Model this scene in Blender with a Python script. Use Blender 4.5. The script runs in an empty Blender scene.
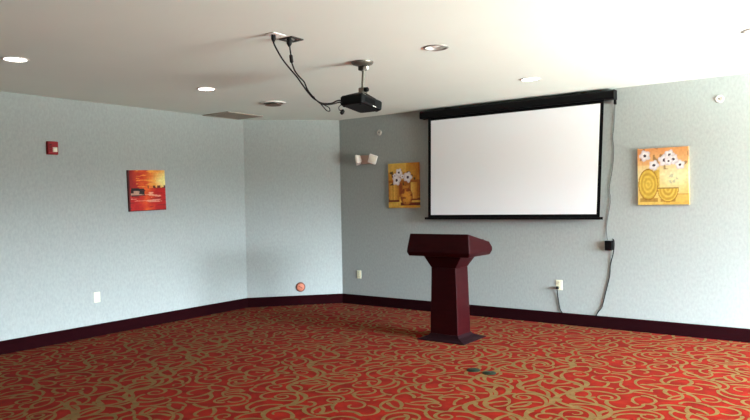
import bpy, bmesh, math, random
from mathutils import Vector, Matrix
PI = math.pi
C = bpy.context.scene.collection
sc = bpy.context.scene

# ------------------------------------------------------------------ dimensions
H = 2.74                      # ceiling height
XL, YB = -7.167, 7.611        # the long wall on one side, the wall with the screen
C1 = (XL, 6.583)              # angled corner wall runs from C1 to C2
C2 = (-6.202, YB)
XR, YF = 4.4, -5.0           # window wall, wall behind the camera

# ------------------------------------------------------------------ colour / materials
def lin(c):
    def f(v):
        v = v / 255.0
        return v / 12.92 if v <= 0.04045 else ((v + 0.055) / 1.055) ** 2.4
    return tuple(f(v) for v in c)

def mat(name, rgb, rough=0.5, metal=0.0, emit=None, strength=0.0, noise=None, bump=None, coat=0.0, spec=None):
    m = bpy.data.materials.new(name); m.use_nodes = True
    nt = m.node_tree; b = nt.nodes['Principled BSDF']
    col = lin(rgb) + (1,)
    b.inputs['Base Color'].default_value = col
    b.inputs['Roughness'].default_value = rough
    b.inputs['Metallic'].default_value = metal
    if spec is not None: b.inputs['Specular IOR Level'].default_value = spec
    if coat: b.inputs['Coat Weight'].default_value = coat; b.inputs['Coat Roughness'].default_value = 0.12
    if emit is not None:
        b.inputs['Emission Color'].default_value = lin(emit) + (1,)
        b.inputs['Emission Strength'].default_value = strength
    tc = nt.nodes.new('ShaderNodeTexCoord')
    if noise:                 # (scale xyz, amount, detail)
        sx, amt, det = noise
        mp = nt.nodes.new('ShaderNodeMapping'); mp.inputs['Scale'].default_value = sx
        nt.links.new(tc.outputs['Object'], mp.inputs['Vector'])
        n = nt.nodes.new('ShaderNodeTexNoise'); n.inputs['Scale'].default_value = 1; n.inputs['Detail'].default_value = det
        nt.links.new(mp.outputs[0], n.inputs['Vector'])
        r = nt.nodes.new('ShaderNodeValToRGB')
        r.color_ramp.elements[0].position = 0.3; r.color_ramp.elements[1].position = 0.7
        r.color_ramp.elements[0].color = tuple(v * (1 - amt) for v in col[:3]) + (1,)
        r.color_ramp.elements[1].color = tuple(min(1, v * (1 + amt)) for v in col[:3]) + (1,)
        nt.links.new(n.outputs['Fac'], r.inputs['Fac'])
        nt.links.new(r.outputs['Color'], b.inputs['Base Color'])
    if bump:                  # (scale, strength, distance)
        n2 = nt.nodes.new('ShaderNodeTexNoise'); n2.inputs['Scale'].default_value = bump[0]; n2.inputs['Detail'].default_value = 3
        nt.links.new(tc.outputs['Object'], n2.inputs['Vector'])
        bp = nt.nodes.new('ShaderNodeBump'); bp.inputs['Strength'].default_value = bump[1]; bp.inputs['Distance'].default_value = bump[2]
        nt.links.new(n2.outputs['Fac'], bp.inputs['Height'])
        nt.links.new(bp.outputs['Normal'], b.inputs['Normal'])
    return m

M = {}
M['wall'] = mat('wallpaper', (160, 166, 163), 0.75, noise=((46, 46, 26), 0.075, 6), bump=(60, 0.15, 0.002), spec=0.3)
M['ceiling'] = mat('ceiling_paint', (225, 232, 223), 0.9, noise=((1.3, 1.3, 1.3), 0.015, 2), bump=(45, 0.12, 0.003), spec=0.2)
M['rear'] = mat('rear_paint', (70, 72, 70), 0.9)  # unseen rear wall coloured dark so little light bounces onto the lectern front
M['carpet'] = mat('carpet_red', (113, 23, 14), 1.0, noise=((7, 7, 7), 0.28, 4), spec=0.0)
M['vine'] = mat('carpet_vine', (105, 79, 45), 1.0, noise=((16, 16, 16), 0.16, 3), spec=0.0)
for k_ in ('carpet', 'vine'):
    b_ = M[k_].node_tree.nodes['Principled BSDF']; b_.inputs['Sheen Weight'].default_value = 0.012; b_.inputs['Sheen Roughness'].default_value = 0.4; b_.inputs['Sheen Tint'].default_value = (1, 0.85, 0.75, 1)
M['base'] = mat('mahogany_baseboard', (27, 2, 5), 0.95, noise=((3, 3, 40), 0.15, 3), spec=0.06)
M['mahogany'] = mat('mahogany_lacquer', (40, 3, 6), 0.4, noise=((5, 5, 40), 0.16, 4), spec=0.12)
M['mahogany_dark'] = mat('mahogany_plinth', (24, 3, 7), 0.75, noise=((5, 5, 40), 0.16, 4), spec=0.1)
M['black'] = mat('black_plastic', (3, 3, 5), 0.5, spec=0.15)
M['satin_black'] = mat('black_metal', (4, 4, 6), 0.5, spec=0.15)
M['border'] = mat('black_border', (4, 4, 6), 0.8, spec=0.1)
M['screen'] = mat('screen_fabric', (246, 249, 252), 0.85, spec=0.2)
M['rubber'] = mat('black_rubber', (9, 8, 8), 0.6, spec=0.2)
M['greycord'] = mat('grey_cord', (74, 78, 77), 0.6)
M['grey'] = mat('grey_metal', (120, 116, 106), 0.4, 0.7)
M['darkgrey'] = mat('dark_metal', (56, 50, 44), 0.5, 0.5)
M['white'] = mat('white_plastic', (235, 234, 228), 0.45)
M['trimwhite'] = mat('white_trim', (214, 210, 202), 0.4)
M['trimgrey'] = mat('grey_trim', (150, 145, 138), 0.4, 0.3)
M['ivory'] = mat('ivory_plastic', (236, 232, 200), 0.4)
M['slot'] = mat('outlet_slot', (60, 55, 45), 0.6)
M['alarm'] = mat('alarm_red', (140, 3, 16), 0.4, spec=0.2)
M['strobe'] = mat('strobe_lens', (240, 232, 215), 0.15)
M['beige'] = mat('beige_plastic', (196, 166, 150), 0.5)
M['lampwhite'] = mat('lamp_head_white', (240, 234, 226), 0.35)
M['copper'] = mat('copper', (190, 112, 86), 0.5, 0.25)
M['copperdark'] = mat('copper_dark', (120, 70, 55), 0.5, 0.4)
M['taupe'] = mat('taupe_grille', (160, 153, 140), 0.7)
M['glow'] = mat('lamp_glow', (255, 255, 255), 0.5, emit=(255, 250, 245), strength=14.0)
M['floorbox'] = mat('floor_box_cover', (30, 36, 24), 0.7, 0.0, spec=0.1)
M['cone'] = mat('diffuser_brown', (104, 88, 74), 0.7)
M['led'] = mat('port_white', (225, 225, 220), 0.3)  # plain white for the small marks on the projector
M['lens'] = mat('dark_glass', (10, 10, 16), 0.08)
M['reflector'] = mat('lamp_reflector', (225, 222, 215), 0.25, 0.3)

# ------------------------------------------------------------------ mesh helpers
def link_mesh(name, verts, faces, mats, parent=None, fmat=None, smooth=False, recalc=True):
    me = bpy.data.meshes.new(name)
    me.from_pydata([tuple(v) for v in verts], [], faces)
    for m in (mats if isinstance(mats, (list, tuple)) else [mats]): me.materials.append(m)
    if fmat:
        for p, k in zip(me.polygons, fmat): p.material_index = k
    if recalc:
        bm = bmesh.new(); bm.from_mesh(me); bmesh.ops.recalc_face_normals(bm, faces=bm.faces); bm.to_mesh(me); bm.free()
    if smooth:
        for p in me.polygons: p.use_smooth = True
        me.set_sharp_from_angle(angle=math.radians(40))
    o = bpy.data.objects.new(name, me); C.objects.link(o)
    if parent: o.parent = parent
    return o

class MB:
    def __init__(s): s.v = []; s.f = []; s.m = []
    def add(s, v, f, k=0, T=None):
        n = len(s.v)
        s.v += [tuple(T @ Vector(q)) if T else tuple(q) for q in v]
        s.f += [tuple(n + i for i in q) for q in f]; s.m += [k] * len(f)
        return s
    def box(s, x0, x1, y0, y1, z0, z1, k=0, T=None):
        v = [(x0,y0,z0),(x1,y0,z0),(x1,y1,z0),(x0,y1,z0),(x0,y0,z1),(x1,y0,z1),(x1,y1,z1),(x0,y1,z1)]
        return s.add(v, [(0,3,2,1),(4,5,6,7),(0,1,5,4),(1,2,6,5),(2,3,7,6),(3,0,4,7)], k, T)
    def prism(s, poly, z0, z1, k=0, T=None):
        n = len(poly)
        v = [(x,y,z0) for x,y in poly] + [(x,y,z1) for x,y in poly]
        f = [tuple(range(n))[::-1], tuple(range(n, 2*n))] + [(i,(i+1)%n,n+(i+1)%n,n+i) for i in range(n)]
        return s.add(v, f, k, T)
    def rings(s, rings, k=0, T=None, cap=(True, True)):
        n = len(rings[0]); v = [q for r in rings for q in r]; f = []
        for a in range(len(rings)-1):
            for i in range(n):
                j = (i+1) % n; f.append((a*n+i, a*n+j, (a+1)*n+j, (a+1)*n+i))
        if cap[0]: f.append(tuple(range(n))[::-1])
        if cap[1]: f.append(tuple((len(rings)-1)*n+i for i in range(n)))
        return s.add(v, f, k, T)
    def lathe(s, prof, seg=32, k=0, T=None, cap=(True, True)):      # prof: (radius, z)
        return s.rings([[(r*math.cos(2*PI*i/seg), r*math.sin(2*PI*i/seg), z) for i in range(seg)] for r, z in prof], k, T, cap)
    def tube(s, pts, r, seg=8, k=0, smooth=6, T=None):
        P = [Vector(p) for p in pts]
        if smooth and len(P) > 2:
            Q = []
            for i in range(len(P)-1):
                p0, p1, p2, p3 = P[max(i-1,0)], P[i], P[i+1], P[min(i+2,len(P)-1)]
                for j in range(smooth):
                    t = j/smooth
                    Q.append(0.5*((2*p1)+(p2-p0)*t+(2*p0-5*p1+4*p2-p3)*t*t+(3*p1-p0-3*p2+p3)*t**3))
            Q.append(P[-1]); P = Q
        rings = []; up = None
        for i, p in enumerate(P):
            d = (P[min(i+1,len(P)-1)] - P[max(i-1,0)]).normalized()
            if up is None: up = Vector((0,0,1)) if abs(d.z) < 0.9 else Vector((1,0,0))
            a = d.cross(up).normalized(); b = a.cross(d).normalized(); up = b
            rings.append([p + r*(math.cos(2*PI*q/seg)*a + math.sin(2*PI*q/seg)*b) for q in range(seg)])
        return s.rings(rings, k, T)
    def build(s, name, mats, parent=None, smooth=False, bevel=0, seg=2):
        o = link_mesh(name, s.v, s.f, mats, parent, s.m if isinstance(mats,(list,tuple)) and len(mats) > 1 else None, smooth)
        if bevel:
            b = o.modifiers.new('bevel', 'BEVEL'); b.width = bevel; b.segments = seg; b.limit_method = 'ANGLE'; b.angle_limit = math.radians(28)
        return o

def tag(o, label, cat, group=None):
    o['label'] = label; o['category'] = cat
    if group: o['group'] = group
    return o
def thing(name, label, cat, loc, rot=(0,0,0), group=None):
    o = bpy.data.objects.new(name, None); C.objects.link(o); o.location = loc; o.rotation_euler = rot; o.empty_display_size = 0.1
    return tag(o, label, cat, group)
def struct(o): o['kind'] = 'structure'; return o
def dup(root, label, loc=None, rot=None):
    r = root.copy(); C.objects.link(r); r['label'] = label
    if loc: r.location = loc
    if rot: r.rotation_euler = rot
    for ch in list(root.children):
        c = ch.copy(); C.objects.link(c); c.parent = r
        for g in list(ch.children):
            d = g.copy(); C.objects.link(d); d.parent = c
    return r
Tr = Matrix.Translation
def Rx(a): return Matrix.Rotation(a, 4, 'X')
def Ry(a): return Matrix.Rotation(a, 4, 'Y')
def Rz(a): return Matrix.Rotation(a, 4, 'Z')

# ------------------------------------------------------------------ room shell
def off(p, q, d):             # line p-q moved d towards its outer side
    v = Vector((q[0]-p[0], q[1]-p[1])).normalized(); n = Vector((-v.y, v.x))
    return Vector(p)+n*d, v
def meet(l1, l2):
    (p, u), (q, w) = l1, l2
    den = u.x*w.y-u.y*w.x; t = ((q.x-p.x)*w.y-(q.y-p.y)*w.x)/den
    return p+u*t
PATH = [(XL, YF), C1, C2, (XR, YB)]
def mitred(d):
    L = [off(PATH[i], PATH[i+1], d) for i in range(3)]
    return [L[0][0], meet(L[0], L[1]), meet(L[1], L[2]), L[2][0]+L[2][1]*(XR-PATH[2][0])]
OUT = mitred(0.12); INN = mitred(-0.016); IN2 = mitred(-0.009)
for i, side in enumerate(('left', 'corner', 'back')):
    struct(MB().prism([PATH[i], PATH[i+1], tuple(OUT[i+1]), tuple(OUT[i])], 0, H).build('wall_'+side, M['wall']))
    a, b, c, d, e, f = PATH[i], PATH[i+1], INN[i], INN[i+1], IN2[i], IN2[i+1]
    rings = []
    for p, q0, q1 in ((a, c, e), (b, d, f)):
        rings.append([(p[0],p[1],0),(q0[0],q0[1],0),(q0[0],q0[1],0.126),(q1[0],q1[1],0.14),(p[0],p[1],0.14)])
    struct(MB().rings(rings).build('baseboard_'+side, M['base']))

WIN = [(4.2, 7.42)]; WZ = (0.12, 2.35)
w = MB()
w.box(XR, XR+0.12, YF, YB, 0, WZ[0]); w.box(XR, XR+0.12, YF, YB, WZ[1], H)
ys = [YF] + [v for a in sorted(WIN) for v in a] + [YB]
for i in range(0, len(ys), 2): w.box(XR, XR+0.12, ys[i], ys[i+1], WZ[0], WZ[1])
struct(w.build('wall_right', M['wall']))
struct(MB().box(XL-0.12, XR+0.12, YF-0.12, YF, 0, H).build('wall_rear', M['rear']))
for i, (a, b) in enumerate(WIN):
    f = MB(); t = 0.05; x0, x1 = XR+0.03, XR+0.09
    f.box(x0,x1,a,a+t,*WZ); f.box(x0,x1,b-t,b,*WZ); f.box(x0,x1,a+t,b-t,WZ[0],WZ[0]+t); f.box(x0,x1,a+t,b-t,WZ[1]-t,WZ[1])
    f.box(x0,x1,(a+b)/2-t/2,(a+b)/2+t/2,WZ[0]+t,WZ[1]-t)
    struct(f.build('window_%d' % (i+1), M['white']))

# ceiling with round openings for the recessed lamps
LAMPS = [(-5.53,2.61), (-5.505,4.55), (-2.69,4.545), (-2.667,6.386)]
bm = bmesh.new(); edges = []
def loop(pts):
    vs = [bm.verts.new((x,y,H)) for x,y in pts]
    for i in range(len(vs)): edges.append(bm.edges.new((vs[i], vs[(i+1)%len(vs)])))
loop([(XL-0.12,YF-0.12),(XR+0.12,YF-0.12),(XR+0.12,YB+0.12),(XL-0.12,YB+0.12)])
for x, y in LAMPS: loop([(x+0.085*math.cos(2*PI*i/32), y+0.085*math.sin(2*PI*i/32)) for i in range(32)])
bmesh.ops.triangle_fill(bm, use_beauty=True, use_dissolve=False, edges=edges)
for f in bm.faces:
    if f.normal.z > 0: f.normal_flip()
me = bpy.data.meshes.new('ceiling'); bm.to_mesh(me); bm.free(); me.materials.append(M['ceiling'])
o = bpy.data.objects.new('ceiling', me); C.objects.link(o); struct(o)

# ------------------------------------------------------------------ carpet: red ground with scrolling tan vines
rng = random.Random(11)
fv, ff, fm = [], [], []
fv += [(XL-0.12,YF-0.12,0),(XR+0.12,YF-0.12,0),(XR+0.12,YB+0.12,0),(XL-0.12,YB+0.12,0)]; ff.append((0,1,2,3)); fm.append(0)
CELL = 0.05; occ = {}
def near(x, y, me_id, r):
    cx, cy = int(math.floor(x/CELL)), int(math.floor(y/CELL))
    for i in range(cx-2, cx+3):
        for j in range(cy-2, cy+3):
            for (px, py, k) in occ.get((i,j), ()):
                if k != me_id and (px-x)**2+(py-y)**2 < r*r: return True
    return False
rid = [0]; curls = []
def ribbon(x, y, th, S, k0, k1, w0, w1, pw=1.4, free=0.07, stop=0.035, wob=None, tip=True):
    """lay one vine by walking along a heading whose curvature grows from k0 to k1; it ends where it meets another vine"""
    rid[0] += 1; me_id = rid[0]; ds = 0.022; n = int(S/ds); pts = []
    for i in range(n+1):
        s = i/n
        if i*ds > free and near(x, y, me_id, stop):
            pts.append((x, y, th, s)); break
        pts.append((x, y, th, s))
        k = (k0+(k1-k0)*s**pw) if wob is None else wob(i*ds)
        th += k*ds; x += math.cos(th)*ds; y += math.sin(th)*ds
    if len(pts)*ds < 0.08: return None
    for x_, y_, t_, s_ in pts: occ.setdefault((int(math.floor(x_/CELL)), int(math.floor(y_/CELL))), []).append((x_, y_, me_id))
    z = 0.0006+0.0011*rng.random(); b0 = len(fv); L = len(pts)
    for i, (x_, y_, t_, s_) in enumerate(pts):
        wd = (w0+(w1-w0)*s_)*0.5*(0.9+0.2*math.sin(i*0.55+me_id))
        if tip and i >= L-2: wd *= 1.25 if i == L-2 else 0.8
        nx, ny = -math.sin(t_)*wd, math.cos(t_)*wd
        fv.append((x_+nx, y_+ny, z)); fv.append((x_-nx, y_-ny, z))
    for i in range(L-1):
        ff.append((b0+2*i, b0+2*i+1, b0+2*i+3, b0+2*i+2)); fm.append(1)
    return pts
X0, X1, Y0, Y1 = XL+0.03, XR, YF, YB-0.03
stems = []
def field(x, y): return X0-0.1 < x < X1+0.1 and Y0-0.1 < y < Y1+0.1
a0 = math.radians(118)
for k in range(-14, 26):
    ph = k*1.1; x, y = X0+k*0.66, Y0-0.4
    stems.append(ribbon(x, y, a0+0.9*math.sin(ph), 15.5, 0, 0, 0.042, 0.042, wob=lambda s, ph=ph: 6.4*math.cos(s*2*PI/0.86+ph), free=99, tip=False))
for st in stems:
    side = 1; i = rng.randint(3, 9)
    while st and i < len(st)-2:
        x, y, th, s = st[i]
        if field(x, y):
            p = ribbon(x, y, th+side*0.5, rng.uniform(0.6, 0.9), side*2, side*rng.uniform(22, 32), 0.034, 0.02, stop=0.03)
            if p and len(p) > 12:
                q = p[len(p)//3]
                ribbon(q[0], q[1], q[2]-side*0.5, rng.uniform(0.3, 0.5), -side*4, -side*32, 0.03, 0.018, stop=0.03)
        side = -side; i += rng.randint(7, 11)
for att in range(70000):
    x, y = rng.uniform(X0, X1), rng.uniform(Y0, Y1)
    if near(x, y, -1, 0.056): continue
    sd = rng.choice((-1, 1)); th = rng.uniform(0, 6.28)
    r1 = ribbon(x, y, th, rng.uniform(0.2, 0.6), sd*rng.uniform(2, 8), sd*rng.uniform(14, 30), 0.031, 0.021, stop=0.03)
    r2 = ribbon(x, y, th+PI, rng.uniform(0.15, 0.4), -sd*rng.uniform(2, 6), -sd*rng.uniform(10, 28), 0.031, 0.02, stop=0.03)
# keep the vines inside the room
keep = []
def inside(x, y): return X0-0.03 <= x <= X1 and Y0 <= y <= Y1+0.03 and (y-C1[1]) <= (x-C1[0])*(C2[1]-C1[1])/(C2[0]-C1[0])
kf, km = [], []
for f, k in zip(ff, fm):
    if k == 0 or all(inside(fv[i][0], fv[i][1]) for i in f): kf.append(f); km.append(k)
used = sorted({i for f in kf for i in f}); remap = {i: n for n, i in enumerate(used)}
floor = link_mesh('floor', [fv[i] for i in used], [tuple(remap[i] for i in f) for f in kf], [M['carpet'], M['vine']], None, km, recalc=False)
for p in floor.data.polygons:
    if p.normal.z < 0: p.flip()
struct(floor)

# ------------------------------------------------------------------ lectern
LX = -3.570
lec = thing('lectern', 'dark mahogany lectern with sloped top and flared pedestal standing on the red carpet', 'lectern', (LX, 6.27, 0))
def rect(hx, y0, y1, z, zb=None, cx=0.0):
    zb = z if zb is None else zb
    return [(cx-hx, y0-6.27, z), (cx+hx, y0-6.27, z), (cx+hx, y1-6.27, zb), (cx-hx, y1-6.27, zb)]
MB().rings([rect(0.290,6.0,6.51,0), rect(0.290,6.0,6.51,0.008), rect(0.235,6.045,6.46,0.022), rect(0.190,6.072,6.41,0.042), rect(0.170,6.088,6.376,0.068)]).build('base', M['mahogany_dark'], lec)
MB().rings([rect(0.169,6.089,6.375,0.068), rect(0.167,6.092,6.375,0.24), rect(0.160,6.1,6.375,0.45), rect(0.149,6.1,6.375,0.785)]).build('column', M['mahogany'], lec, bevel=0.004)
MB().rings([rect(0.150,6.1,6.375,0.785), rect(0.232,6.075,6.43,0.912)]).build('neck', M['mahogany'], lec, bevel=0.005)
head = MB().rings([rect(0.366,5.985,6.475,0.914,cx=.004), rect(0.386,5.970,6.495,0.957,cx=.004), rect(0.382,5.972,6.51,0.99,cx=.004), rect(0.359,6.0,6.475,1.157,1.054,cx=.006)]).build('desk_box', M['mahogany'], lec, bevel=0.007)
sl = (1.054-1.157)/(6.475-6.0)
def zt(y): return 1.157+sl*(y-6.0)
MB().rings([rect(0.318,6.05,6.425,zt(6.05),zt(6.425)), rect(0.318,6.05,6.425,zt(6.05)+0.004,zt(6.425)+0.004)]).build('reading_panel', M['mahogany_dark'], head)
MB().rings([rect(0.318,6.425,6.44,zt(6.425)-0.001,zt(6.44)-0.001), rect(0.318,6.425,6.44,zt(6.425)+0.018,zt(6.44)+0.018)]).build('book_ledge', M['mahogany'], head, bevel=0.003)

# ------------------------------------------------------------------ projection screen
scr = thing('projection_screen', 'large white pull-down projection screen with black border and black case high on wall', 'projection screen', (-3.415, 7.511, 1.258))
def S(x, z): return (x+3.415, z-1.258)
prof = [(0.10,2.612),(0.10,2.712),(-0.0,2.712),(-0.028,2.694),(-0.030,2.625),(-0.016,2.612)]      # y offset from the cloth, height
cs = MB().rings([[(x+3.415, y, z-1.258) for y, z in prof] for x in (-4.69, -2.158)]).build('case', M['satin_black'], scr, bevel=0.004)
for x0, x1 in ((-4.702,-4.69), (-2.158,-2.146)):
    MB().rings([[(x+3.415, y*1.04, (z-2.662)*1.06+2.662-1.258) for y, z in prof] for x in (x0, x1)]).build('end_cap', M['black'], cs)
for x in (-4.3, -2.5): MB().box(x+3.415-0.03, x+3.415+0.03, 0.0, 0.1, 2.712-1.258, 2.725-1.258).build('bracket', M['darkgrey'], cs)
oT = [(-4.583,2.62),(-2.262,2.62),(-2.330,1.285),(-4.613,1.285)]
iT = [(-4.541,2.575),(-2.303,2.575),(-2.366,1.320),(-4.570,1.318)]
v = []; 
for yy in (0.001, -0.001):
    for x, z in oT+iT: a, b = S(x, z); v.append((a, yy, b))
fr = []
for i in range(4):
    j = (i+1)%4
    fr += [(i,j,4+j,4+i), (8+i,8+j,12+j,12+i), (i,j,8+j,8+i), (4+i,4+j,12+j,12+i)]
MB().add(v, fr).build('border', M['border'], scr)
MB().add([(*S(*iT[k]),0) for k in range(4)], []).v
v = [(S(x,z)[0], yy, S(x,z)[1]) for yy in (0.0009,-0.0009) for x, z in iT]
MB().add(v, [(0,1,2,3),(4,5,6,7)]+[(i,(i+1)%4,4+(i+1)%4,4+i) for i in range(4)]).build('fabric', M['screen'], scr)
a, b = S(-4.66,1.258)
MB().rings([[(x+3.415, 0.012*math.cos(q*PI/4+PI/8), 0.0145+0.0165*math.sin(q*PI/4+PI/8)) for q in range(8)] for x in (-4.662,-2.297)]).build('bottom_bar', M['black'], scr)

# ------------------------------------------------------------------ projector on its ceiling pole
MX, MY = -3.464, 4.589
mt = thing('projector_mount', 'grey metal ceiling pole mount carrying the black projector', 'mount', (MX, MY, H))
MB().lathe([(0.098,0),(0.098,-0.008),(0.088,-0.022),(0.055,-0.034),(0.03,-0.038)], 32).build('ceiling_plate', M['grey'], mt, smooth=True)
MB().rings([[(x,y,z) for x,y in ((-0.028,-0.03),(0.028,-0.03),(0.028,0.03),(-0.028,0.03))] for z in (-0.034,-0.075)]).build('swivel_block', M['darkgrey'], mt, bevel=0.006)
MB().lathe([(0.016,-0.03),(0.016,0.03)], 16, T=Tr((0.034,-0.01,-0.06)) @ Ry(PI/2)).build('clamp_screw', M['white'], mt, smooth=True)
MB().tube([(0.010,0.004,-0.06),(-0.004,-0.002,-0.262)], 0.0135, 16, smooth=0).build('pole', M['grey'], mt, smooth=True)
b_ = MB().box(-0.03,0.03,-0.03,0.03,-0.275,-0.225).build('tilt_joint', M['grey'], mt, bevel=0.008)
MB().lathe([(0.021,-0.012),(0.021,0.014),(0.014,0.022)], 16, T=Tr((0.046,-0.014,-0.248)) @ Ry(PI/2)).build('tilt_knob', M['black'], b_, smooth=True)
TILT = 0.137
arm = MB()
for sx, sy in ((-0.085,-0.10),(0.085,-0.10),(-0.085,0.10),(0.085,0.10)):
    arm.tube([(0,0,-0.262),(sx*0.45-0.006,sy*0.45-0.005,-0.285-sy*0.45*math.tan(TILT)),(sx-0.013,sy-0.011,-0.3115-sy*math.tan(TILT))], 0.007, 8, smooth=4)
arm.build('spider_bracket', M['darkgrey'], mt, smooth=True)

pj = thing('projector', 'black projector hanging upside down beneath the ceiling pole mount', 'projector', (-3.477, 4.578, 2.377), (-TILT, 0, 0))
hw, hd, ht = 0.1215, 0.154, 0.0425
def rr(hx, hy, z, r=0.022, n=4):
    out = []
    for cx, cy, a0 in ((hx-r,hy-r,0),(-hx+r,hy-r,PI/2),(-hx+r,-hy+r,PI),(hx-r,-hy+r,1.5*PI)):
        for i in range(n+1):
            a = a0+i*PI/2/n; out.append((cx+r*math.cos(a), cy+r*math.sin(a), z))
    return out
body = MB().rings([rr(hw-0.012,hd-0.012,-ht), rr(hw-0.003,hd-0.003,-ht+0.007), rr(hw,hd,-ht+0.02), rr(hw,hd,ht-0.012), rr(hw-0.008,hd-0.008,ht)]).build('housing', M['black'], pj)
MB().lathe([(0.036,0),(0.036,0.022),(0.031,0.026),(0.028,0.012)], 24, T=Tr((0.045,hd-0.002,-0.002)) @ Rx(-PI/2)).build('lens_ring', M['satin_black'], pj, smooth=True)
MB().lathe([(0.028,0),(0.022,0.006),(0.010,0.009)], 24, T=Tr((0.045,hd+0.010,-0.002)) @ Rx(-PI/2)).build('lens', M['lens'], pj, smooth=True)
vent = MB()
for i in range(9): vent.box(hw-0.002, hw+0.0015, -0.10+i*0.016, -0.092+i*0.016, -0.022, 0.02)
vent.build('side_vent', M['border'], pj)
MB().box(hw-0.001,hw+0.002,0.012,0.034,-0.034,-0.028).build('maker_mark', M['led'], pj)  # small white bar on the housing side
MB().lathe([(0.0055,-0.001),(0.0055,0.004)], 12, T=Tr((hw-0.004,0.052,-ht+0.012)) @ Ry(PI/2)).build('indicator_light', M['led'], pj)  # small white disc low on the housing side
for sx in (-0.09, 0.09): MB().lathe([(0.011,-ht-0.009),(0.012,-ht-0.007),(0.012,-ht+0.001)], 16, T=Tr((sx,-0.12,0))).build('foot', M['rubber'], pj)
pj_inv = (Tr((-3.477,4.578,2.377)) @ Rx(-TILT)).inverted()
tt = MB().tube([(-3.585,4.440,2.366),(-3.59,4.407,2.34),(-3.59,4.410,2.316),(-3.59,4.436,2.312),(-3.59,4.456,2.322)], 0.0035, 8, T=pj_inv).build('cap_tether', M['rubber'], pj, smooth=True)
MB().rings([[(x*s, y*s, z) for x, y in ((-0.012,-0.014),(0.012,-0.014),(0.012,0.014),(-0.012,0.014))] for z, s in ((0.024,0.7),(0.016,1),(-0.018,1),(-0.024,0.75))], T=pj_inv @ Tr((-3.59,4.452,2.301)) @ Rx(-0.7)).build('dangling_plug', M['rubber'], tt, bevel=0.003)

# ceiling plates and the two cables
pl = thing('ceiling_cable_plate', 'white cable plate on the ceiling beside the dark square plate', 'cable plate', (-3.365, 3.425, H))
MB().box(-0.04,0.04,-0.062,0.062,-0.006,0).build('plate', M['white'], pl, bevel=0.002)
for sy in (-0.045,0.045): MB().lathe([(0.004,-0.008),(0.004,-0.004)], 10, T=Tr((0,sy,0))).build('screw', M['trimgrey'], pl)
pl2 = thing('ceiling_cable_box', 'dark square metal cable box on the ceiling with a black plug hanging out', 'cable box', (-3.372, 3.595, H))
fr = MB(); a_, b_ = 0.064, 0.044
for x0,x1,y0,y1 in ((-a_,a_,-a_,-b_),(-a_,a_,b_,a_),(-a_,-b_,-b_,b_),(b_,a_,-b_,b_)): fr.box(x0,x1,y0,y1,-0.009,0)
fr.build('frame', M['darkgrey'], pl2)
MB().box(-b_,b_,-b_,b_,-0.004,0).build('cover', M['trimwhite'], pl2)
for sx in (-0.02,0.024): MB().lathe([(0.012,-0.011),(0.012,-0.003)], 14, T=Tr((sx,0.022,0))).build('socket', M['darkgrey'], pl2)

def connector(cb, p, name='connector', r=0.016, h=0.046, d=(0,0,-1)):
    T = Tr(Vector(p)-cb.location) @ Vector((0,0,-1)).rotation_difference(Vector(d)).to_matrix().to_4x4()
    return MB().lathe([(r*0.95,0.0),(r,-h*0.15),(r,-h*0.6),(r*0.62,-h*0.85),(r*0.4,-h)], 14, T=T).build(name, M['rubber'], cb, smooth=True)
def rel(pts, o): return [tuple(Vector(p)-o.location) for p in pts]
c1 = thing('projector_cable', 'black cable curving from the white ceiling plate down to the projector', 'cable', (-3.373, 3.408, 2.734))
W1 = [(-3.373,3.408,2.69),(-3.375,3.414,2.672),(-3.382,3.451,2.634),(-3.398,3.528,2.576),(-3.42,3.635,2.521),(-3.438,3.718,2.483),(-3.452,3.789,2.44),(-3.468,3.862,2.397),(-3.483,3.938,2.36),(-3.496,4.0,2.344),(-3.516,4.097,2.331),(-3.548,4.25,2.350),(-3.571,4.358,2.386),(-3.577,4.408,2.396)]
MB().tube(rel(W1, c1), 0.0062, 8).build('cord', M['rubber'], c1, smooth=True)
connector(c1, (-3.373,3.408,2.734), 'plug', 0.017, 0.052)
c2 = thing('projector_cable', 'black cable with a bead hanging from the dark square ceiling box to the projector', 'cable', (-3.358, 3.556, 2.731))
W2 = [(-3.358,3.556,2.69),(-3.361,3.566,2.658),(-3.365,3.579,2.609),(-3.366,3.586,2.566),(-3.369,3.598,2.546),(-3.379,3.634,2.508),(-3.396,3.701,2.475),(-3.409,3.765,2.448),(-3.421,3.815,2.398),(-3.440,3.880,2.366),(-3.472,3.985,2.334),(-3.497,4.08,2.318),(-3.528,4.23,2.338),(-3.548,4.35,2.368),(-3.56,4.412,2.378)]
MB().tube(rel(W2, c2), 0.0058, 8).build('cord', M['rubber'], c2, smooth=True)
connector(c2, (-3.358,3.556,2.731), 'plug', 0.020, 0.058)
MB().lathe([(0.008,0.03),(0.0135,0.024),(0.0135,-0.024),(0.008,-0.03)], 14, T=Tr(Vector((-3.3655,3.582,2.589))-c2.location) @ Rx(0.15)).build('ferrite_bead', M['rubber'], c2, smooth=True)
LP = [(-3.482,4.03,2.322),(-3.493,4.082,2.300),(-3.511,4.152,2.274),(-3.525,4.205,2.280),(-3.521,4.19,2.306),(-3.504,4.118,2.315),(-3.488,4.05,2.322)]
MB().tube(rel(LP, c2), 0.004, 8).build('spare_loop', M['rubber'], c2, smooth=True)
for p in ((-3.455,3.925,2.352),(-3.492,4.06,2.321)):
    MB().lathe([(0.0075,-0.008),(0.0085,0),(0.0075,0.008)], 12, T=Tr(Vector(p)-c2.location) @ Rx(0.9)).build('cable_tie', M['black'], c2)

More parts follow.
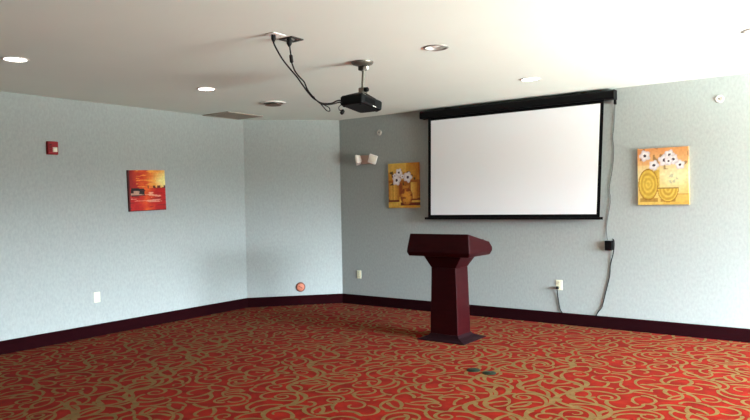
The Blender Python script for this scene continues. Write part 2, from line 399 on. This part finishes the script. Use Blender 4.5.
# ------------------------------------------------------------------ ceiling fittings
def can(lit):
    t = thing('downlight', '-', 'ceiling light', (0,0,H), group='recessed ceiling downlights')
    MB().lathe([(0.083,0.0),(0.083,-0.006),(0.090,-0.009),(0.100,-0.006),(0.103,0.0)], 40, cap=(False,False)).build('trim_ring', M['trimwhite'] if lit else M['trimgrey'], t, smooth=True)
    MB().lathe([(0.084,0.0),(0.080,0.04),(0.058,0.10)], 32, cap=(False,True)).build('reflector', M['reflector'], t, smooth=True)
    if lit:
        MB().lathe([(0.0825,0.010),(0.0825,-0.003),(0.06,-0.008),(0.02,-0.010)], 32).build('lens', M['glow'], t, smooth=True)
    else:
        MB().lathe([(0.018,0.10),(0.02,0.08),(0.045,0.05),(0.052,0.03),(0.045,0.012),(0.02,0.004)], 24).build('bulb', M['white'], t, smooth=True)
    return t
d1 = can(True); d1.location = (*LAMPS[0], H); d1['label'] = 'lit round downlight in the ceiling high above the red fire alarm'
dup(d1, 'lit round downlight in the ceiling before the square air grille', (*LAMPS[1], H))
dup(d1, 'lit round downlight in the ceiling just before the screen case', (*LAMPS[3], H))
d3 = can(False); d3.location = (*LAMPS[2], H); d3['label'] = 'unlit round downlight in the ceiling beside the projector mount'
e = thing('smoke_detector', 'round white ceiling fitting cut by the picture edge above the jar and bowl painting', 'ceiling fitting', (-0.575, 5.66, H))  # kind of fitting unknown; modelled as a thin ring and cover
MB().lathe([(0.10,0.0),(0.10,-0.003),(0.092,-0.005)], 40).build('mounting_plate', M['trimgrey'], e, smooth=True)
MB().lathe([(0.086,-0.005),(0.084,-0.006),(0.06,-0.007)], 40).build('cover', M['white'], e, smooth=True)

sp = thing('round_air_diffuser', 'round ceiling air diffuser between the square grille and the projector', 'air vent', (-5.682, 5.712, H))
MB().lathe([(0.115,0),(0.118,-0.012),(0.15,-0.014),(0.156,0)], 40, cap=(False,False)).build('outer_ring', M['trimwhite'], sp, smooth=True)
MB().lathe([(0.03,-0.004),(0.10,-0.030),(0.098,-0.034),(0.02,-0.036)], 40).build('inner_cone', M['cone'], sp, smooth=True)
MB().lathe([(0.02,0),(0.02,-0.02)], 16).build('stem', M['darkgrey'], sp)

gr = thing('air_grille', 'square taupe air grille flush in the ceiling at the angled corner', 'air grille', (-6.90, 6.155, H))
g = MB(); q = 0.262; qi = 0.235
for x0,x1,y0,y1 in ((-q,q,-0.315,-0.285),(-q,q,0.285,0.315),(-q,-qi,-0.285,0.285),(qi,q,-0.285,0.285)): g.box(x0,x1,y0,y1,-0.012,0)
g.build('frame', M['taupe'], gr, bevel=0.002)
lv = MB()
for i in range(24):
    y = -0.278+i*0.0242
    lv.add([(-qi,y-0.010,-0.002),(qi,y-0.010,-0.002),(qi,y+0.010,-0.009),(-qi,y+0.010,-0.009),(-qi,y-0.010,-0.0005),(qi,y-0.010,-0.0005),(qi,y+0.010,-0.0075),(-qi,y+0.010,-0.0075)], [(0,1,2,3),(4,5,6,7),(0,1,5,4),(1,2,6,5),(2,3,7,6),(3,0,4,7)])
lv.build('louvres', M['taupe'], gr)

# ------------------------------------------------------------------ wall fittings (built facing -Y, wall plane at y = 0)
LEFT = (0, 0, PI/2)           # turn so that the fitting faces +X
dirc = Vector((C2[0]-C1[0], C2[1]-C1[1])); CHROT = (0, 0, math.atan2(dirc.y, dirc.x))
s1 = thing('wall_sprinkler', 'white sidewall sprinkler near the ceiling above the twin-head emergency light', 'sprinkler', (-5.465, YB+0.001, 2.497), group='sidewall sprinklers')
MB().lathe([(0.040,0),(0.041,0.006),(0.035,0.012),(0.024,0.012),(0.019,0.006)], 28, T=Rx(PI/2), cap=(True,False)).build('escutcheon', M['trimwhite'], s1, smooth=True)
MB().lathe([(0.020,0.002),(0.020,0.0065)], 20, T=Rx(PI/2)).build('recess', M['trimwhite'], s1)
MB().lathe([(0.009,0.004),(0.009,0.014),(0.005,0.016)], 16, T=Rx(PI/2)).build('nozzle', M['trimgrey'], s1, smooth=True)
dup(s1, 'white sidewall sprinkler near the ceiling above the jar and bowl painting', (-1.112, YB+0.001, 2.508))

el = thing('emergency_light', 'beige emergency light with two white lamp heads above the amber vase painting', 'emergency light', (-5.68, YB+0.001, 2.118))
MB().box(-0.088,0.088,-0.062,0,-0.062,0.066).build('housing', M['beige'], el, bevel=0.008)
for sx, rz, hx in ((-0.125, -0.85, 0.044), (0.142, 0.30, 0.062)):
    hm = Tr((sx,-0.062,0.004)) @ Rz(rz) @ Ry(0.35 if sx > 0 else -0.25) @ Rx(0.16)
    hd_ = MB().rings([[(x*s, y, z*s) for x, z in ((-0.062,-0.066),(0.062,-0.066),(0.062,0.066),(-0.062,0.066))] for y, s in ((0.045,0.45),(0.03,0.78),(-0.03,1.0),(-0.042,0.94))], T=hm).build('lamp_head', M['lampwhite'], el, bevel=0.006)
    MB().lathe([(0.046,0),(0.046,0.006),(0.03,0.010),(0.01,0.011)], 24, T=hm @ Tr((0,-0.041,0)) @ Rx(PI/2)).build('lamp_lens', M['strobe'], hd_, smooth=True)
    MB().box(min(0,sx)*0.9+(0 if sx < 0 else 0.08), max(0,sx)*0.9-(0.08 if sx < 0 else 0), -0.045,-0.02,-0.012,0.012).build('lamp_arm', M['beige'], el)

al = thing('fire_alarm', 'small red fire alarm with white strobe lens on pale wall', 'fire alarm', (XL-0.001, 3.745, 2.176), LEFT)
MB().rings([[(x*s, y, z*s) for x, z in ((-0.06,-0.073),(0.06,-0.073),(0.06,0.073),(-0.06,0.073))] for y, s in ((0,1),(-0.03,1),(-0.042,0.93))]).build('housing', M['alarm'], al, bevel=0.005)
MB().rings([[(0.018+x*s, y, -0.018+z*s) for x, z in ((-0.026,-0.028),(0.026,-0.028),(0.026,0.028),(-0.026,0.028))] for y, s in ((-0.041,1),(-0.052,0.9),(-0.06,0.55))]).build('strobe_lens', M['strobe'], al, bevel=0.003)
sl_ = MB()
for i in range(5): sl_.box(-0.046,-0.018,-0.0435,-0.041,-0.04+i*0.018,-0.032+i*0.018)
sl_.build('sounder_grille', M['mahogany_dark'], al)

def outlet(label, loc, rot=(0,0,0)):
    t = thing('wall_outlet', label, 'outlet', loc, rot, group='ivory wall outlets')
    MB().rings([[(x*s, y, z*s) for x, z in ((-0.038,-0.06),(0.038,-0.06),(0.038,0.06),(-0.038,0.06))] for y, s in ((0,1),(-0.004,1),(-0.007,0.94))]).build('cover_plate', M['ivory'], t)
    for sz in (-0.026, 0.026):
        r = MB().lathe([(0.017,0.006),(0.017,0.009),(0.015,0.0095)], 20, T=Tr((0,0,sz)) @ Rx(PI/2)).build('receptacle', M['ivory'], t)
        k = MB()
        for sx in (-0.006,0.006): k.box(sx-0.0012,sx+0.0012,-0.0101,-0.009,sz-0.002,sz+0.007)
        k.box(-0.002,0.002,-0.0101,-0.009,sz-0.010,sz-0.006)
        k.build('slots', M['slot'], r)
    MB().lathe([(0.0032,0.006),(0.0032,0.008)], 10, T=Rx(PI/2)).build('screw', M['trimgrey'], t)
    return t
o1 = outlet('ivory wall outlet with a black plug in it below the projection screen', (-2.852, YB+0.001, 0.469))
dup(o1, 'ivory wall outlet close to the wall corner below the twin-head emergency light', (-5.882, YB+0.001, 0.442))
dup(o1, 'ivory wall outlet low on the wall that carries the fire alarm', (XL-0.001, 4.239, 0.455), LEFT)

cp = thing('round_cover_plate', 'round copper-coloured cover plate low on the angled corner wall', 'cover plate', (-6.633, 7.153, 0.265), CHROT)
MB().lathe([(0.071,0),(0.071,0.010),(0.064,0.020),(0.052,0.022)], 36, T=Rx(PI/2)).build('rim', M['copperdark'], cp, smooth=True)
MB().lathe([(0.058,0.016),(0.053,0.024),(0.030,0.028),(0.008,0.029)], 36, T=Rx(PI/2)).build('dome', M['copper'], cp, smooth=True)
MB().box(-0.030,0.030,-0.033,-0.024,-0.006,0.006,T=Ry(0.6)).build('slot_bar', M['copperdark'], cp)

# cords on the wall with the screen
y_ = YB-0.008
def wp(pts): return [(x, y_-(p[0] if p else 0), z) for x, z, *p in pts]
ct = thing('screen_cord', 'thin grey cord hanging from the screen case end down to the black wall box', 'cord', (-2.14, YB-0.008, 2.66))
PC = [(-2.166,2.600,.03),(-2.166,2.56,.015),(-2.172,2.48,.0),(-2.185,2.3,0),(-2.200,2.19,0),(-2.190,2.05,0),(-2.205,1.85,0),(-2.245,1.62,0),(-2.233,1.50,0),(-2.245,1.40,0),(-2.265,1.29,0),(-2.285,1.15,0),(-2.272,1.02,0.012)]
MB().tube(rel(wp(PC), ct), 0.0042, 8).build('cord', M['greycord'], ct, smooth=True)
MB().box(-0.012,0.012,-0.028,0.008,-0.03,0.02, T=Tr((-0.018,-0.02,-0.075))).build('cord_clip', M['black'], ct, bevel=0.003)
bx = thing('wall_power_box', 'small black power box on wall beneath the end of the projection screen', 'power box', (-2.250, YB+0.001, 0.957))
MB().box(-0.047,0.030,-0.045,0,-0.056,0.056).build('housing', M['black'], bx, bevel=0.006)
MB().box(0.030,0.046,-0.040,-0.004,-0.05,0.062).build('side_plug', M['rubber'], bx, bevel=0.007)
pc = thing('power_cord', 'black cord from the wall box down to the skirting and up to the plugged outlet', 'cord', (-2.852, YB-0.01, 0.44))
PD = [(-2.215,1.035,.02),(-2.198,1.022,.022),(-2.193,.985,.022),(-2.198,.93,.018),(-2.212,.86,.008),(-2.245,.74,0),(-2.254,.62,0),(-2.295,.45,0),(-2.318,.36,0),(-2.338,.28,0),(-2.352,.235,0),(-2.388,.19,.003),(-2.408,.160,.001),(-2.425,.128,0),(-2.47,.10,0),(-2.6,.085,0),(-2.72,.095,0),(-2.80,.125,0),(-2.832,.158,.001),(-2.850,.195,.001),(-2.864,.288,0),(-2.872,.37,.006),(-2.873,.425,.018)]
MB().tube(rel(wp(PD), pc), 0.0056, 8).build('cord', M['rubber'], pc, smooth=True)
MB().rings([[(x*s-0.016, y, z*s) for x, z in ((-0.016,-0.016),(0.016,-0.016),(0.016,0.016),(-0.016,0.016))] for y, s in ((0.0015,0.9),(-0.02,1),(-0.034,0.6))], T=Tr((0,0,-0.002))).build('plug', M['rubber'], pc, bevel=0.003)

# floor boxes
def floor_box(label, loc):
    t = thing('floor_box', label, 'floor box', loc, (0,0,0.0), group='round floor boxes')
    MB().lathe([(0.060,0.0),(0.060,0.005),(0.054,0.008),(0.046,0.008)], 36).build('rim', M['floorbox'], t, smooth=True)
    l = MB().lathe([(0.046,0.006),(0.046,0.0095),(0.043,0.0105)], 36).build('lid', M['floorbox'], t, smooth=True)
    MB().box(-0.018,0.018,-0.004,0.004,0.0095,0.0125).build('lid_slot', M['darkgrey'], l)
    return t
fb = floor_box('round dark floor box in the carpet closer to the lectern', (-2.728, 5.157, 0.001))
dup(fb, 'round dark floor box in the carpet farther from the lectern', (-2.567, 5.142, 0.001))

# ------------------------------------------------------------------ canvas paintings: colours laid into the mesh of each canvas
def mix(a, b, t): t = max(0, min(1, t)); return tuple(x+(y-x)*t for x, y in zip(a, b))
def hsh(x, y, s=0):
    v = math.sin(x*127.1+y*311.7+s*74.7)*43758.5453; return v-math.floor(v)
def vn(x, y, s=0):
    i, j = math.floor(x), math.floor(y); fx, fy = x-i, y-j; fx = fx*fx*(3-2*fx); fy = fy*fy*(3-2*fy)
    a = hsh(i,j,s)+(hsh(i+1,j,s)-hsh(i,j,s))*fx; b = hsh(i,j+1,s)+(hsh(i+1,j+1,s)-hsh(i,j+1,s))*fx
    return a+(b-a)*fy
def flower(c, u, v, cx, cy, r, asp, core=(60,45,60)):
    dx, dy = (u-cx), (v-cy)*asp; d = math.hypot(dx, dy); a = math.atan2(dy, dx)
    R = r*(0.88+0.12*math.cos(5*a+cx*20))
    if d < R: c = mix((252,248,246), (214,200,205), (d/R)**3)
    if d < r*0.27: c = core
    return c
def art_vases(u, v):
    n = vn(u*7, v*9, 1)
    c = mix((196,128,34), (226,172,66), n)
    c = mix(c, (176,96,24), (u-0.62)*1.3 if v > 0.35 else 0)
    c = mix(c, (232,190,92), 0.7 if (v > 0.8 and u < 0.6) else 0)
    if 0.2 < v < 0.62: c = mix(c, (150,78,20), 0.75)
    if v < 0.24: c = mix((206,146,44), (236,190,84), vn(u*5, v*14, 2))
    if 0.13 < v < 0.21 and u < 0.36: c = (112,44,18)
    if 0.16 < v < 0.22 and u > 0.70: c = (120,52,20)
    if 0.055 < v < 0.115 and u > 0.40: c = (104,38,16)
    if 0.02+0.04*u < u < 0.36 and 0.18 < v < 0.56:
        t = (u-0.05)/0.31; c = mix((240,192,84), (172,96,26), abs(t-0.35)*1.3)
        if abs(t-0.32) < 0.05: c = (170,104,30)
    if 0.74 < u < 0.96 and 0.2 < v < 0.56: c = mix((244,204,100), (196,120,36), (u-0.72)/0.24)
    if 0.36 < u < 0.46 and 0.3 < v < 0.55: c = mix(c, (140,58,20), 0.7)
    bd = math.hypot((u-0.60)/0.20, (v-0.25)/0.19)
    if bd < 1 or (abs(u-0.58) < 0.10 and 0.3 < v < 0.5):
        c = mix((226,156,56), (130,58,18), bd**4*0.9 if bd < 1 else 0.25)
        if vn(u*16, v*18, 3) > 0.68: c = mix(c, (120,50,20), 0.7)
    if 0.5 < v < 0.85 and 0.05 < u < 0.9 and vn(u*14, v*14, 5) > 0.74: c = mix(c, (70,52,24), 0.85)
    for f in ((0.28,0.62,0.15),(0.36,0.79,0.12),(0.65,0.68,0.15),(0.22,0.72,0.07),(0.47,0.70,0.07)): c = flower(c, u, v, *f, 1.18, (70,50,66))
    return c
def art_bowl(u, v):
    c = mix((238,196,96), (250,232,176), v*1.7) if v < 0.55 else mix((250,228,166), (232,160,96), (v-0.55)*2.3)
    c = mix(c, (255,246,200), 0.6*max(0, 1-math.hypot(u-0.72, v-0.5)*3))
    c = mix(c, (222,140,80), 0.5*vn(u*6, v*6, 7)*(v > 0.7))
    if v < 0.19 and u > 0.5: c = mix(c, (214,160,60), 0.35)
    if abs(v-0.185) < 0.008 and u > 0.75: c = (190,130,50)
    if 0.33 < u < 0.44 and 0.25 < v < 0.62: c = mix((206,160,52), (236,200,96), (u-0.33)/0.11)
    if v < 0.115 and v > 0.05 and (0.05 < u < 0.4 or 0.45 < u < 0.75): c = mix(c, (150,100,34), 0.6)
    d = math.hypot((u-0.21)/0.20, (v-0.36)/0.28)
    if d < 1:
        k = 0.5+0.5*math.sin(d*20+2*vn(u*8, v*8, 2)); c = mix((236,198,84), (176,126,30), 0.75*k*(0.4+d*0.6))
        if d > 0.93: c = (164,112,28)
    d = math.hypot((u-0.60)/0.21, (v-0.28)/0.24)
    if d < 1 and v < 0.28:
        k = 0.5+0.5*math.sin(d*19); c = mix((240,204,92), (184,130,34), 0.7*k)
        if d > 0.92: c = (170,116,30)
    if abs(v-0.285) < 0.012 and abs(u-0.60) < 0.21: c = (150,120,60)
    if v > 0.62 and vn(u*15, v*15, 9) > 0.78: c = mix(c, (120,90,50), 0.6)
    if math.hypot(u-0.70, v-0.45) < 0.09 and vn(u*22, v*22, 4) > 0.6: c = mix(c, (170,170,150), 0.6)
    for f in ((0.15,0.87,0.12),(0.33,0.70,0.11),(0.54,0.78,0.13),(0.64,0.87,0.11),(0.71,0.79,0.11),(0.84,0.69,0.10),(0.62,0.76,0.09)): c = flower(c, u, v, *f, 1.15)
    return c
def art_sunset(u, v):
    n = vn(u*6, v*9, 1); s = vn(u*5, v*40, 3)
    if v > 0.56:
        c = mix((180,22,10), (240,112,18), u*1.5-0.15+0.9*(n-0.5))
        c = mix(c, (252,234,150), (u-0.45)*2.4*(1-abs(v-0.74)*2.2)+0.25*(s-0.5))
        c = mix(c, (120,14,14), (0.28-u)*2.2)
        if s > 0.66 and 0.2 < u < 0.75: c = mix(c, (252,170,60), 0.7)
    else:
        c = mix((186,16,12), (232,96,24), 1-abs(u-0.46)*3.4+0.9*(n-0.5))
        c = mix(c, (150,14,14), (u-0.72)*1.6+(0.12-v)*4)
        if 0.05 < u+0.05*(s-0.5) < 0.42 and 0.37 < v+0.05*(n-0.5) < 0.56: c = mix((12,8,12), (50,24,22), n)
        if s > 0.74 and 0.20 < v < 0.50 and 0.04 < u < 0.9: c = mix(c, (244,200,168), 0.7)
        if s < 0.22: c = mix(c, (120,8,10), 0.6)
    if 0.55 < v < 0.62 and u > 0.5 and vn(u*16, v*10, 6) > 0.42: c = mix(c, (70,20,10), 0.85)
    if u < 0.035 or v < 0.02: c = mix(c, (70,10,16), 0.8)
    return c
def canvas(name, label, art, w, h, loc, rot=(0,0,0), depth=0.032, nx=76, nz=88, side=None, tone=0.92):
    v, f, col = [], [], []
    for j in range(nz+1):
        for i in range(nx+1):
            u_, v_ = i/nx, j/nz
            v.append(((u_-0.5)*w, -depth, (v_-0.5)*h)); k_ = tone*(0.84+0.26*vn(u_*30, v_*34, 8)); col.append(tuple(q_*k_ for q_ in lin(art(u_, v_)))+(1,))
    for j in range(nz):
        for i in range(nx):
            a = j*(nx+1)+i; f.append((a, a+1, a+nx+2, a+nx+1))
    edge = [i for i in range(nx+1)] + [j*(nx+1)+nx for j in range(1, nz+1)] + [nz*(nx+1)+i for i in range(nx-1, -1, -1)] + [j*(nx+1) for j in range(nz-1, 0, -1)]
    b0 = len(v)
    for e_ in edge: v.append((v[e_][0], 0, v[e_][2])); col.append(col[e_] if side is None else lin(side)+(1,))
    n = len(edge)
    for k in range(n): f.append((edge[k], b0+k, b0+(k+1)%n, edge[(k+1)%n]))
    f.append(tuple(b0+k for k in range(n)))
    o = link_mesh(name, v, f, M['canvas'])
    ca = o.data.color_attributes.new('paint', 'FLOAT_COLOR', 'POINT')
    for k, c in enumerate(col): ca.data[k].color = c
    o.location = loc; o.rotation_euler = rot
    return tag(o, label, 'painting', 'canvas paintings')
m = mat('painted_canvas', (255,255,255), 0.6, bump=(220, 0.2, 0.001), spec=0.3); M['canvas'] = m
at_ = m.node_tree.nodes.new('ShaderNodeVertexColor'); at_.layer_name = 'paint'
m.node_tree.links.new(at_.outputs['Color'], m.node_tree.nodes['Principled BSDF'].inputs['Base Color'])
canvas('canvas_painting', 'amber canvas painting of white daisies in tall vases beside the projection screen', art_vases, 0.506, 0.622, (-5.050, YB+0.001, 1.729))
canvas('canvas_painting', 'yellow canvas painting of white blossoms over a golden jar and bowl', art_bowl, 0.518, 0.618, (-1.668, YB+0.001, 1.727), tone=0.74)
canvas('canvas_painting', 'red and orange abstract sunset canvas painting on the wall with the fire alarm', art_sunset, 0.526, 0.508, (XL-0.001, 4.934, 1.708), (0, math.radians(-1.5), PI/2), side=(70,12,14))

# ------------------------------------------------------------------ light
SKY, TREES, GROUND = 146.0, 20.0, 175.0
for a, b in WIN:              # daylight enters through the window openings; the portals only steer the sampling
    l = bpy.data.lights.new('window_portal', 'AREA'); l.shape = 'RECTANGLE'; l.size = WZ[1]-WZ[0]; l.size_y = b-a; l.cycles.is_portal = True
    o = bpy.data.objects.new('window_portal', l); C.objects.link(o); o.location = (XR+0.11, (a+b)/2, (WZ[0]+WZ[1])/2); o.rotation_euler = (0, PI/2, 0)
wd = bpy.data.worlds.new('world'); sc.world = wd; wd.use_nodes = True
nt = wd.node_tree; bg = nt.nodes['Background']
tc = nt.nodes.new('ShaderNodeTexCoord'); sx = nt.nodes.new('ShaderNodeSeparateXYZ'); nt.links.new(tc.outputs['Generated'], sx.inputs[0])
mr = nt.nodes.new('ShaderNodeMapRange'); mr.inputs['From Min'].default_value = -1; mr.inputs['From Max'].default_value = 1
nt.links.new(sx.outputs['Z'], mr.inputs['Value'])
cr = nt.nodes.new('ShaderNodeValToRGB'); nt.links.new(mr.outputs['Result'], cr.inputs['Fac'])
stops = [(-0.32, GROUND, (0.90,1.0,0.98)), (-0.10, TREES, (0.93,1.0,0.95)), (0.0, TREES, (0.93,1.0,0.97)), (0.07, SKY, (0.84,0.97,1.09)), (0.6, SKY*1.1, (0.76,0.96,1.16))]
while len(cr.color_ramp.elements) < len(stops): cr.color_ramp.elements.new(0.5)
for el_, (z, k, c) in zip(cr.color_ramp.elements, stops):
    el_.position = (z+1)/2; el_.color = tuple(k/100*v for v in c)+(1,)
nt.links.new(cr.outputs['Color'], bg.inputs['Color']); bg.inputs['Strength'].default_value = 100.0

# ------------------------------------------------------------------ camera
cam = bpy.data.cameras.new('camera'); co = bpy.data.objects.new('camera', cam); C.objects.link(co); sc.camera = co
cam.sensor_width = 36; cam.lens = 653.669/750*36; cam.clip_start = 0.05
f_ = Vector((-0.5905111161366834, 0.8069132515850846, -0.013697668976669446)); r_ = Vector((0.8069914883509399, 0.590233495876337, -0.01972708986984132)); u_ = Vector((0.00783322718572839, 0.022702968131589632, 0.9997115662979362))
R = Matrix((r_, u_, -f_)).transposed().to_4x4()
co.matrix_world = Tr((0, 0, 1.518927)) @ R

sc.view_settings.view_transform = 'Standard'; sc.view_settings.look = 'None'; sc.view_settings.gamma = 1.0
sc.view_settings.use_curve_mapping = False; sc.view_settings.exposure = 0.0
sc.cycles.use_denoising = True; sc.cycles.max_bounces = 10; sc.cycles.diffuse_bounces = 6; sc.cycles.caustics_reflective = False
